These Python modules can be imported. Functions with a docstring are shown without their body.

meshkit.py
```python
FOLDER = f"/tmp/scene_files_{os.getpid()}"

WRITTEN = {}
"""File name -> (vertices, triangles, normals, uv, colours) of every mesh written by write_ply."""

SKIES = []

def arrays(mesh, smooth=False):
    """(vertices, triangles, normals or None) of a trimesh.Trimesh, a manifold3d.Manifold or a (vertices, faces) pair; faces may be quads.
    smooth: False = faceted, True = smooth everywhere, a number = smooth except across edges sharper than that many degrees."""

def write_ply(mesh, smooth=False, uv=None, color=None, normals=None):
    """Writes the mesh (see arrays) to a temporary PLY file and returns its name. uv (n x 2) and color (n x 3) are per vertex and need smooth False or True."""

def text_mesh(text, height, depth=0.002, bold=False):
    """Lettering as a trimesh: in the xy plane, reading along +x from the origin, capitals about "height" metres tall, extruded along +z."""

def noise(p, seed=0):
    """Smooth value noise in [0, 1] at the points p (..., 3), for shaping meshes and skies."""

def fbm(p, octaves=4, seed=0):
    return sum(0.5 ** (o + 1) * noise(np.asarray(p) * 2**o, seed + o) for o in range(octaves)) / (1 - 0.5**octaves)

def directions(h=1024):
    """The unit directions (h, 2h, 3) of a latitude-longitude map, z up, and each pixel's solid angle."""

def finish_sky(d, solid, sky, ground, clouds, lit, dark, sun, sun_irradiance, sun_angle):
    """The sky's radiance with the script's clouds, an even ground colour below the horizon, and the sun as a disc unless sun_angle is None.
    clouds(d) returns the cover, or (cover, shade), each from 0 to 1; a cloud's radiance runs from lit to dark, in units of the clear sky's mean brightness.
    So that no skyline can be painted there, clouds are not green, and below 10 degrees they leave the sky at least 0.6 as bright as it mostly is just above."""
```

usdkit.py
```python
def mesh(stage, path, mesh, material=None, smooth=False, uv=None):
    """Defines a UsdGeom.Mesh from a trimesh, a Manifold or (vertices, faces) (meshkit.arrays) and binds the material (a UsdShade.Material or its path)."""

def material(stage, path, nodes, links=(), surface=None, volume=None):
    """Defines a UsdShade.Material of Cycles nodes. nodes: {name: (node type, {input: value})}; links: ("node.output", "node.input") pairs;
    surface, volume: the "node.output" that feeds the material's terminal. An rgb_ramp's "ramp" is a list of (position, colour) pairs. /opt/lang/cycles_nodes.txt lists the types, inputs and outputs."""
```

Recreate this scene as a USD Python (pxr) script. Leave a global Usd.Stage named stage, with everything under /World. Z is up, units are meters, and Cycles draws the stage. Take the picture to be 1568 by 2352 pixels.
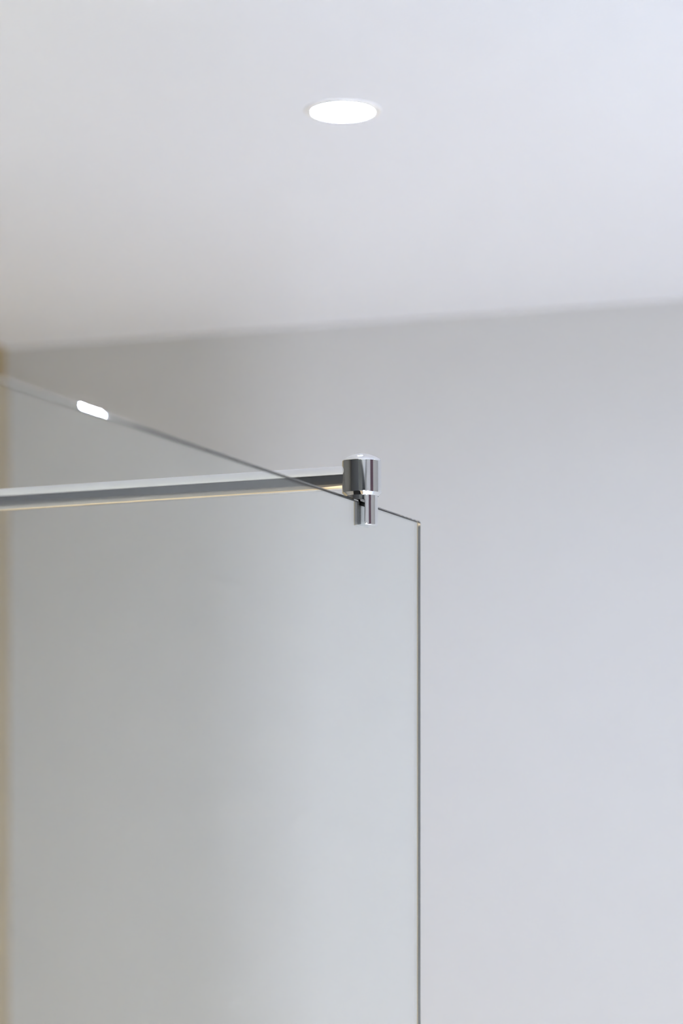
import math
import numpy as np
import trimesh
import manifold3d as m3
import usdkit
from pxr import Gf, Sdf, Usd, UsdGeom, UsdLux, UsdShade

# ------------------------------------------------------------------ stage, camera, exposure
stage = Usd.Stage.CreateInMemory()
UsdGeom.SetStageUpAxis(stage, "Z")
UsdGeom.SetStageMetersPerUnit(stage, 1.0)
UsdGeom.Xform.Define(stage, "/World")
stage.SetDefaultPrim(stage.GetPrimAtPath("/World"))

W, H = 1568, 2352
F = 5900.0            # focal length in pixels
HORIZON = 2000.0      # image row of eye level (the lens is shifted up, verticals stay vertical)
CAM_Z = 1.78
EXPOSURE = 0.16
FOCUS = 2.05
FSTOP = 3.3

cam = UsdGeom.Camera.Define(stage, "/World/camera")
cam.CreateHorizontalApertureAttr(24.0)
cam.CreateVerticalApertureAttr(24.0 * H / W)
cam.CreateFocalLengthAttr(F * 24.0 / W)
cam.CreateHorizontalApertureOffsetAttr(0.0)
cam.CreateVerticalApertureOffsetAttr((HORIZON - H / 2) * 24.0 / W)
cam.CreateFocusDistanceAttr(FOCUS)
cam.CreateFStopAttr(FSTOP)
cam.CreateExposureAttr(EXPOSURE)
cam.CreateClippingRangeAttr(Gf.Vec2f(0.05, 100.0))
cam.AddTranslateOp().Set(Gf.Vec3d(0, 0, CAM_Z))
cam.AddRotateXOp().Set(90.0)

# the room's own axes, turned a little against the view
E1 = np.array([0.9466, -0.3224])     # along the back wall, to the right
E2 = np.array([0.3224, 0.9466])      # into the room, towards the back wall
CEIL = CAM_Z + 0.70
# daylight in the two windows (one in the wall behind the viewpoint, one in the right wall): extent along the wall, low, high, radiance
WINDOW_1, DAY_1 = (0.36, 0.86, 0.25, 2.00), (35.0, 37.4, 44.5)
WINDOW_2, DAY_2 = (-0.18, 0.88, 0.80, 2.00), (47.0, 46.5, 40.0)
# the ceiling lamps: room position (right, far), radiance of the lens, intensity of the beam
LAMPS = [
    ("seen", None, (430.0, 522.0, 735.0), (550.0, 555.0, 560.0)),
    ("right_far", (0.40, 2.10), (150.0, 150.0, 150.0), (0.0, 0.0, 0.0)),
    ("right_mid", (0.35, 1.05), (150.0, 150.0, 150.0), (0.0, 0.0, 0.0)),
    ("overhead", (0.03, -0.07), (150.0, 150.0, 150.0), (0.0, 0.0, 0.0)),
]


def pixel(px, py, depth):
    """The point that the photograph shows at pixel (px, py), at this distance in front of the lens."""
    return np.array([(px - W / 2) / F * depth, depth, CAM_Z + (HORIZON - py) / F * depth])


def room(a, b, z=0.0):
    p = a * E1 + b * E2
    return np.array([p[0], p[1], z])


# ------------------------------------------------------------------ helpers
names = {}


def numbered(path):
    n = names.get(path, -1) + 1
    names[path] = n
    return path if n == 0 else f"{path}_{n:03d}"


def tag(p, label=None, category=None, group=None, kind=None):
    p = p.GetPrim() if hasattr(p, "GetPrim") else p
    for k, v in (("label", label), ("category", category), ("group", group), ("kind", kind)):
        if v:
            p.SetCustomDataByKey(k, v)
    return p


def thing(name, label, category, loc=(0, 0, 0), rotz=0.0, group=None):
    x = UsdGeom.Xform.Define(stage, numbered("/World/" + name))
    x.AddTranslateOp().Set(Gf.Vec3d(*map(float, loc)))
    x.AddRotateZOp().Set(float(rotz))
    return tag(x, label, category, group)


def obj(name, mesh, mat, parent=None, smooth=False, label=None):
    base = str(parent.GetPath()) if parent is not None else "/World"
    m = usdkit.mesh(stage, numbered(f"{base}/{name}"), mesh, mat, smooth)
    if label:
        tag(m, label)
    return m.GetPrim()


def structure(name, mesh, mat, label, category, smooth=False):
    return tag(obj(name, mesh, mat, None, smooth), label, category, None, "structure")


ROOM_ROT = math.degrees(math.atan2(E1[1], E1[0]))


def room_matrix():
    m = np.eye(4)
    m[:2, 0], m[:2, 1] = E1, E2
    return m


def room_box(a0, a1, b0, b1, z0, z1):
    m = trimesh.creation.box([a1 - a0, b1 - b0, z1 - z0])
    m.apply_translation([(a0 + a1) / 2, (b0 + b1) / 2, (z0 + z1) / 2])
    m.apply_transform(room_matrix())
    return m


def box(x0, x1, y0, y1, z0, z1):
    m = trimesh.creation.box([x1 - x0, y1 - y0, z1 - z0])
    m.apply_translation([(x0 + x1) / 2, (y0 + y1) / 2, (z0 + z1) / 2])
    return m


def lathe(profile, sections=128):
    m = trimesh.creation.revolve(np.array(profile, float), sections=sections)
    if m.volume < 0:
        m.invert()
    return m


def arc(cx, cz, r, a0, a1, n=8):
    return [(cx + r * math.cos(t), cz + r * math.sin(t)) for t in np.radians(np.linspace(a0, a1, n))]


def to_manifold(t):
    return m3.Manifold(m3.Mesh(np.asarray(t.vertices, np.float32), np.asarray(t.faces, np.uint32)))


def polished_plate(length, thick, z0, z1, c, r):
    """A glass plate in x (0..length), y (centred), z (z0..z1), its arrises ground off by c and polished to the radius r."""
    ball = m3.Manifold.sphere(r, 28)
    pts = []
    for ix, iy, iz in np.ndindex(2, 2, 2):
        sx, sy, sz = 1 - 2 * ix, 1 - 2 * iy, 1 - 2 * iz
        x, y, z = (r, length - r)[ix], (r - thick / 2, thick / 2 - r)[iy], (z0 + r, z1 - r)[iz]
        pts += [(x, y + sy * c, z + sz * c), (x + sx * c, y, z + sz * c), (x + sx * c, y + sy * c, z)]
    return m3.Manifold.batch_hull([ball.translate([float(v) for v in p]) for p in pts])


# ------------------------------------------------------------------ materials
L = "/World/Looks/"


def paint(name, color, rough=0.55, bump=0.15, spec=0.35):
    return usdkit.material(stage, L + name, {
        "g": ("geometry", {}),
        "n": ("noise_texture", {"scale": 260.0, "detail": 3.0}),
        "b": ("bump", {"strength": bump, "distance": 0.0006}),
        "p": ("principled_bsdf", {"base_color": color, "roughness": rough, "specular_ior_level": spec}),
    }, [("g.position", "n.vector"), ("n.fac", "b.height"), ("b.normal", "p.normal")], surface="p.BSDF")


def plain(name, **kw):
    return usdkit.material(stage, L + name, {"p": ("principled_bsdf", kw)}, surface="p.BSDF")


M_CEIL = paint("white_ceiling_paint", (0.8, 0.83, 0.89), 0.7)
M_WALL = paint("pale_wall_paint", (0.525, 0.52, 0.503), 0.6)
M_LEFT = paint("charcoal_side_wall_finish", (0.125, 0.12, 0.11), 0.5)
M_DARK = paint("dark_grey_wall_finish", (0.1, 0.105, 0.11), 0.5)
M_PANEL = paint("beige_panel_finish", (0.42, 0.33, 0.19), 0.5)
M_BEHIND = paint("grey_window_wall_paint", (0.075, 0.08, 0.085), 0.5)
M_FLOOR = paint("pale_grey_floor_finish", (0.62, 0.66, 0.73), 0.45)
M_TRAY = paint("tan_stone_tray", (0.62, 0.475, 0.3), 0.4)
M_PLUM = paint("plum_brown_door_paint", (0.13, 0.075, 0.095), 0.4)
M_DOOR = paint("charcoal_door_paint", (0.12, 0.13, 0.14), 0.45)
M_BEZEL = plain("white_lamp_enamel", base_color=(0.85, 0.85, 0.84), roughness=0.35)
M_RUBBER = plain("black_rubber", base_color=(0.01, 0.01, 0.012), roughness=0.5)
M_PANE = usdkit.material(stage, L + "window_pane_glass", {
    "f": ("fresnel", {"IOR": 1.5}), "t": ("transparent_bsdf", {}), "g": ("glossy_bsdf", {"color": (1, 1, 1), "roughness": 0.0}), "m": ("mix_closure", {}),
}, [("f.fac", "m.fac"), ("t.BSDF", "m.closure1"), ("g.BSDF", "m.closure2")], surface="m.closure")
M_CHROME = usdkit.material(stage, L + "polished_chrome", {
    "p": ("principled_bsdf", {"base_color": (0.80, 0.81, 0.83), "metallic": 1.0, "roughness": 0.03}),
}, surface="p.BSDF")
M_GLASS = usdkit.material(stage, L + "clear_glass", {
    "g": ("glass_bsdf", {"color": (0.985, 0.995, 0.99), "roughness": 0.0, "IOR": 1.5}),
}, surface="g.BSDF")

# ------------------------------------------------------------------ the room
A_LEFT, A_RIGHT, B_BACK, B_BEHIND = -1.5415, 0.92, 3.114, -0.30
T = 0.12
LAMP_R = 0.0285

lamp_at = [pixel(787, 253.5, (CEIL - CAM_Z) * F / (HORIZON - 253.5))[:2] if l[1] is None else room(*l[1])[:2] for l in LAMPS]

ceil = to_manifold(room_box(A_LEFT - T, A_RIGHT + T, B_BEHIND - T, B_BACK + T, CEIL, CEIL + 0.1))
for p in lamp_at:
    ceil -= m3.Manifold.cylinder(0.2, LAMP_R + 0.003, LAMP_R + 0.003, 96).translate([float(p[0]), float(p[1]), CEIL - 0.05])
structure("ceiling", ceil, M_CEIL, "smooth white ceiling with one round lit downlight in it", "ceiling")
structure("wall_back", room_box(A_LEFT, A_RIGHT, B_BACK, B_BACK + T, 0, CEIL), M_WALL, "plain pale grey-white wall behind the glass screen", "wall")
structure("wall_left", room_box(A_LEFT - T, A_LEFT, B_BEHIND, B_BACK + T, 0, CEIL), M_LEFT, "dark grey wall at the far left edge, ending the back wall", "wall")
def opening(face, lo, hi, z0, z1, depth):
    """A box through the window wall (face 0) or the right wall (face 1), depth = (outer, inner) from the wall's room side, outwards positive."""
    if face == 0:
        return room_box(lo, hi, B_BEHIND - depth[0], B_BEHIND - depth[1], z0, z1)
    return room_box(A_RIGHT + depth[1], A_RIGHT + depth[0], lo, hi, z0, z1)


def window(face, name, label, win, day):
    lo, hi, z0, z1 = win
    w = tag(UsdGeom.Xform.Define(stage, "/World/" + name), label, "window", None, "structure")
    f, c = 0.05, (lo + hi) / 2
    for r in ((lo, lo + f, z0, z1), (hi - f, hi, z0, z1), (lo + f, hi - f, z0, z0 + f), (lo + f, hi - f, z1 - f, z1)):
        obj("window_frame", opening(face, *r, (0.09, 0.04)), M_BEZEL, w)
    obj("pane", opening(face, lo + f, hi - f, z0 + f, z1 - f, (0.068, 0.062)), M_PANE, w)
    obj("window_sill", opening(face, lo - 0.04, hi + 0.04, z0 - 0.03, z0 - 0.001, (-0.0005, -0.06)), M_BEZEL, w)
    q = UsdLux.RectLight.Define(stage, numbered("/World/window_daylight"))
    q.CreateWidthAttr(hi - lo - 0.02)
    q.CreateHeightAttr(z1 - z0 - 0.02)
    q.CreateIntensityAttr(1.0)
    q.CreateColorAttr(Gf.Vec3f(*day))
    p = room(c, B_BEHIND - 0.10, (z0 + z1) / 2) if face == 0 else room(A_RIGHT + 0.10, c, (z0 + z1) / 2)
    q.AddTranslateOp().Set(Gf.Vec3d(*map(float, p)))
    q.AddRotateZOp().Set(ROOM_ROT + 90.0 * face)
    q.AddRotateXOp().Set(90.0)


wb = to_manifold(room_box(A_LEFT, A_RIGHT, B_BEHIND - T, B_BEHIND, 0, CEIL)) - to_manifold(opening(0, *WINDOW_1, (2 * T, -T)))
wr = to_manifold(room_box(A_RIGHT, A_RIGHT + T, B_BEHIND, B_BACK + T, 0, CEIL)) - to_manifold(opening(1, *WINDOW_2, (2 * T, -T)))
structure("wall_behind", wb, M_BEHIND, "charcoal window wall behind the viewpoint, mirrored in the chrome", "wall")
structure("wall_right", wr, M_WALL, "pale wall of the room's right side with a plum door", "wall")
window(0, "window_1", "tall daylit window in the wall behind the viewpoint", WINDOW_1, DAY_1)
window(1, "window_2", "daylit window in the right wall, beside the viewpoint", WINDOW_2, DAY_2)
structure("wall_near", room_box(A_LEFT, -0.66, 1.00, 1.10, 0, CEIL), M_DARK, "dark grey short wall closing the near end of the shower", "wall")
structure("floor", room_box(A_LEFT - T, A_RIGHT + T, B_BEHIND - T, B_BACK + T, -0.1, 0), M_FLOOR, "pale grey floor of the shower room", "floor")
tray = room_box(A_LEFT + 0.007, -0.38, 1.101, B_BACK - 0.001, 0.0, 0.03)
tag(obj("shower_tray", tray, M_TRAY), "flat tan stone shower tray on the floor under the glass screen", "shower tray")

# a beige panel finishes the left wall towards the back corner
structure("trim_1", room_box(A_LEFT, A_LEFT + 0.006, 2.45, B_BACK, 0.0, CEIL), M_PANEL, "beige panel on the left wall beside the back corner, at the left edge of the photo", "wall panel")

# a plum door in the right wall and a charcoal door behind: both show only as reflections
def door(name, label, mat, a0, a1, b0, b1, flip):
    d = UsdGeom.Xform.Define(stage, "/World/" + name)
    tag(d, label, "door", None, "structure")
    d = d.GetPrim()
    if a0 == a1:
        leaf = room_box(a0 - 0.03, a0, b0, b1, 0.006, CEIL - 0.07)
        fr = [room_box(a0 - 0.04, a0, b0 - 0.06, b0, 0, CEIL - 0.01), room_box(a0 - 0.04, a0, b1, b1 + 0.06, 0, CEIL - 0.01), room_box(a0 - 0.04, a0, b0, b1, CEIL - 0.07, CEIL - 0.01)]
        hx = room(a0 - 0.03, b0 + 0.06)
        ax = -E1
        side = E2
    else:
        leaf = room_box(a0, a1, b0, b0 + 0.03, 0.006, CEIL - 0.07)
        fr = [room_box(a0 - 0.06, a0, b0, b0 + 0.04, 0, CEIL - 0.01), room_box(a1, a1 + 0.06, b0, b0 + 0.04, 0, CEIL - 0.01), room_box(a0, a1, b0, b0 + 0.04, CEIL - 0.07, CEIL - 0.01)]
        hx = room(a0 + 0.06, b0 + 0.03)
        ax = E2
        side = E1
    obj("door_leaf", leaf, mat, d)
    obj("door_frame", trimesh.util.concatenate(fr), mat, d)
    a = np.array([hx[0], hx[1], 1.0])
    b = a + np.array([ax[0], ax[1], 0]) * 0.05
    c = b + np.array([side[0], side[1], 0]) * 0.11
    h = trimesh.util.concatenate([trimesh.creation.cylinder(0.009, segment=[a, b], sections=24), trimesh.creation.cylinder(0.009, segment=[b, c], sections=24),
                                  trimesh.creation.icosphere(2, 0.009).apply_translation(b), trimesh.creation.icosphere(2, 0.009).apply_translation(c)])
    obj("door_handle", h, M_CHROME, d, 30)


door("door_1", "plum brown door in the right wall, mirrored as a dark stripe in the chrome clamp", M_PLUM, A_RIGHT, A_RIGHT, 1.40, 1.79, False)

# ------------------------------------------------------------------ ceiling lamps
def downlight(xy, radiance, beam, label):
    t = thing("downlight", label, "ceiling light", (xy[0], xy[1], CEIL))
    r = LAMP_R
    ring = lathe([(r, 0.03), (r, 0.0)] + arc(r + 0.001, -0.001, 0.001, 180, 270, 4) + [(r + 0.005, -0.0015)] + arc(r + 0.006, -0.0003, 0.0012, 270, 360, 6) + [(r + 0.0072, 0.0), (r + 0.0025, 0.0), (r + 0.0025, 0.03), (r, 0.03)], 96)
    obj("bezel", ring, M_BEZEL, t, 40)
    em = usdkit.material(stage, numbered(L + "lamp_glow"), {"e": ("emission", {"color": [c / max(radiance) for c in radiance] if max(radiance) > 0 else (1, 1, 1), "strength": max(radiance)})}, surface="e.emission")
    prof = [(0.0, -0.0015)] + [(r * s * 0.995, -0.0015 + 0.0025 * s ** 2) for s in (0.25, 0.5, 0.75, 1.0)] + [(r * 0.995, 0.006), (0.0, 0.006)]
    obj("lens", lathe(prof, 96), em, t, 40)
    can = lathe([(0.0, 0.006), (r * 0.98, 0.006), (r * 0.98, 0.09), (0.0, 0.09)], 64)
    obj("lamp_can", can, M_BEZEL, t, 40)
    if max(beam) > 0:                    # the lamp's downward beam
        q = UsdLux.SphereLight.Define(stage, numbered("/World/downlight_beam"))
        q.CreateRadiusAttr(0.02)
        q.CreateIntensityAttr(20000.0 / 400.0)
        q.CreateColorAttr(Gf.Vec3f(*beam))
        sh = UsdLux.ShapingAPI.Apply(q.GetPrim())
        sh.CreateShapingConeAngleAttr(40.0)
        sh.CreateShapingConeSoftnessAttr(0.6)
        q.AddTranslateOp().Set(Gf.Vec3d(float(xy[0]), float(xy[1]), CEIL - 0.03))


LAMP_LABELS = {
    "seen": "round glowing white downlight set in the ceiling above the glass screen",
    "right_far": "round ceiling downlight to the right of the one in view",
    "right_mid": "round ceiling downlight on the right, by the plum door",
    "overhead": "round ceiling downlight right above the viewpoint",
}
for l, p in zip(LAMPS, lamp_at):
    downlight(p, l[2], l[3], LAMP_LABELS[l[0]])

# ------------------------------------------------------------------ glass screen
G_T = 0.010
clamp_xy = pixel(830.8, 1095, 2.034)[:2]
corner_px = (966.5, 1197.0)
ZTOP = CAM_Z + (HORIZON - 1155.5) / F * 2.034
d_corner = (ZTOP - CAM_Z) * F / (HORIZON - corner_px[1])
d_left = (ZTOP - CAM_Z) * F / (HORIZON - 866.0)
P1 = pixel(corner_px[0], corner_px[1], d_corner)
P0 = pixel(0, 866.0, d_left)
g = (P1 - P0)[:2]
g /= np.linalg.norm(g)
nrm = np.array([g[1], -g[0]])           # the screen's side towards the viewpoint
G_LEN = 0.935
ang = math.degrees(math.atan2(-g[1], -g[0]))
# the near face runs through P1: the plate's middle lies half a thickness further
origin = P1[:2] - nrm * G_T / 2
s = thing("shower_screen", "clear frameless glass shower screen with polished edges, held by the chrome bar", "shower screen", (origin[0], origin[1], 0), ang)
obj("glass_pane", polished_plate(G_LEN, G_T, 0.031, ZTOP, 0.0012, 0.00005), M_GLASS, s, 40)
chan = [box(G_LEN - 0.02, G_LEN + 0.004, -0.011, -0.0055, 0.031, ZTOP), box(G_LEN - 0.02, G_LEN + 0.004, 0.0055, 0.011, 0.031, ZTOP), box(G_LEN + 0.001, G_LEN + 0.004, -0.0055, 0.0055, 0.031, ZTOP)]
obj("wall_channel", trimesh.util.concatenate(chan), M_CHROME, s)

# ------------------------------------------------------------------ support bar with its clamp
Z_BODY = CAM_Z + (HORIZON - 1141.0) / F * 2.034       # underside of the clamp's body
Z_BAR = CAM_Z + (HORIZON - 1095.5) / F * 2.034
BAR_R = 0.0096
d_bar = (Z_BAR - CAM_Z) * F / (HORIZON - 1149.0)
far = pixel(0, 1149.0, d_bar)[:2]
bdir = far - clamp_xy
bdir /= np.linalg.norm(bdir)
t_wall = (A_LEFT - clamp_xy @ E1) / (bdir @ E1)
bang = math.degrees(math.atan2(bdir[1], bdir[0]))
bar = thing("support_bar", "round chrome support bar from the left with a glass clamp at its end", "support bar", (clamp_xy[0], clamp_xy[1], Z_BAR), bang)


def local(v):
    """World plan vector -> the bar's own axes (x along the bar, away from the clamp)."""
    p = np.array([-bdir[1], bdir[0]])
    return np.array([v @ bdir, v @ p])


tube = trimesh.creation.cylinder(BAR_R, segment=[[0.009, 0, 0], [t_wall - 0.006, 0, 0]], sections=128)
obj("rail", tube, M_CHROME, bar, 30)
fl = lathe([(0.0, 0.0), (0.021, 0.0), (0.021, 0.006)] + arc(0.019, 0.008, 0.002, 0, 90, 5) + [(0.0, 0.010)], 96)
fl.apply_transform(trimesh.transformations.rotation_matrix(-math.pi / 2, [0, 1, 0]))
fl.apply_transform(trimesh.transformations.rotation_matrix(math.radians(math.degrees(math.atan2(E1[1], E1[0])) - bang), [0, 0, 1]) @ trimesh.transformations.rotation_matrix(math.pi, [0, 0, 1]))
fl.apply_translation([t_wall, 0, 0])
obj("wall_flange", fl, M_CHROME, bar, 40)

R = 0.0156
zb = Z_BODY - Z_BAR
zs = zb + 0.0302
prof = [(0.0, zb), (R - 0.0026, zb), (R - 0.0024, zb + 0.0001), (R - 0.0001, zb + 0.0025), (R, zb + 0.0028)] + arc(R - 0.0030, zs - 0.0030, 0.0030, 0, 58, 10)
ex, ez = prof[-1]
top = zs + 0.0040
for k in range(1, 13):
    t = k / 12
    r_ = ex * (1 - t)
    prof.append((r_, ez + (top - ez) * (1 - (1 - t) ** 1.9)))
body = lathe(prof, 192)
cb = obj("clamp_body", body, M_CHROME, bar, 35)

# the fork below the body: a round stem with a slot for the glass
RS = 0.0127
gl, nl = local(g), local(nrm)
ga = math.atan2(gl[1], gl[0])
# distance of the glass's middle from the clamp's axis, along the screen's normal
mid = (origin - clamp_xy) @ nrm
SLOT = G_T / 2 + 0.0006
zlow = CAM_Z + (HORIZON - 1204.5) / F * 2.022 - Z_BAR
stem = to_manifold(lathe([(0.0, zlow), (RS - 0.0012, zlow)] + arc(RS - 0.0012, zlow + 0.0012, 0.0012, -90, 0, 6)[1:] + [(RS, zb), (0.0, zb)], 160))
slot_top = ZTOP + 0.0012 - Z_BAR


def slab(y0, y1, z0, z1):
    b = m3.Manifold.cube([0.06, y1 - y0, z1 - z0]).translate([-0.03, y0, z0])
    return b.rotate([0, 0, math.degrees(ga)])


# local y of the slab = left of g; the screen's normal nrm points right of g
front = stem ^ slab(-0.03, -mid - SLOT - 0.0018, zlow - 0.01, slot_top)
rear = stem ^ slab(-mid + SLOT, 0.03, zlow - 0.01, slot_top)
bridge = stem ^ slab(-0.03, 0.03, slot_top, zb)
obj("clamp_neck", bridge, M_CHROME, bar, 35)
pad = (m3.Manifold.cube([0.014, 0.0018, 0.016]).translate([-0.007, -mid - SLOT - 0.0018, zlow + 0.003])).rotate([0, 0, math.degrees(ga)])
obj("gasket", pad, M_RUBBER, bar)
obj("prong", front, M_CHROME, bar, 35)
obj("prong", rear, M_CHROME, bar, 35)
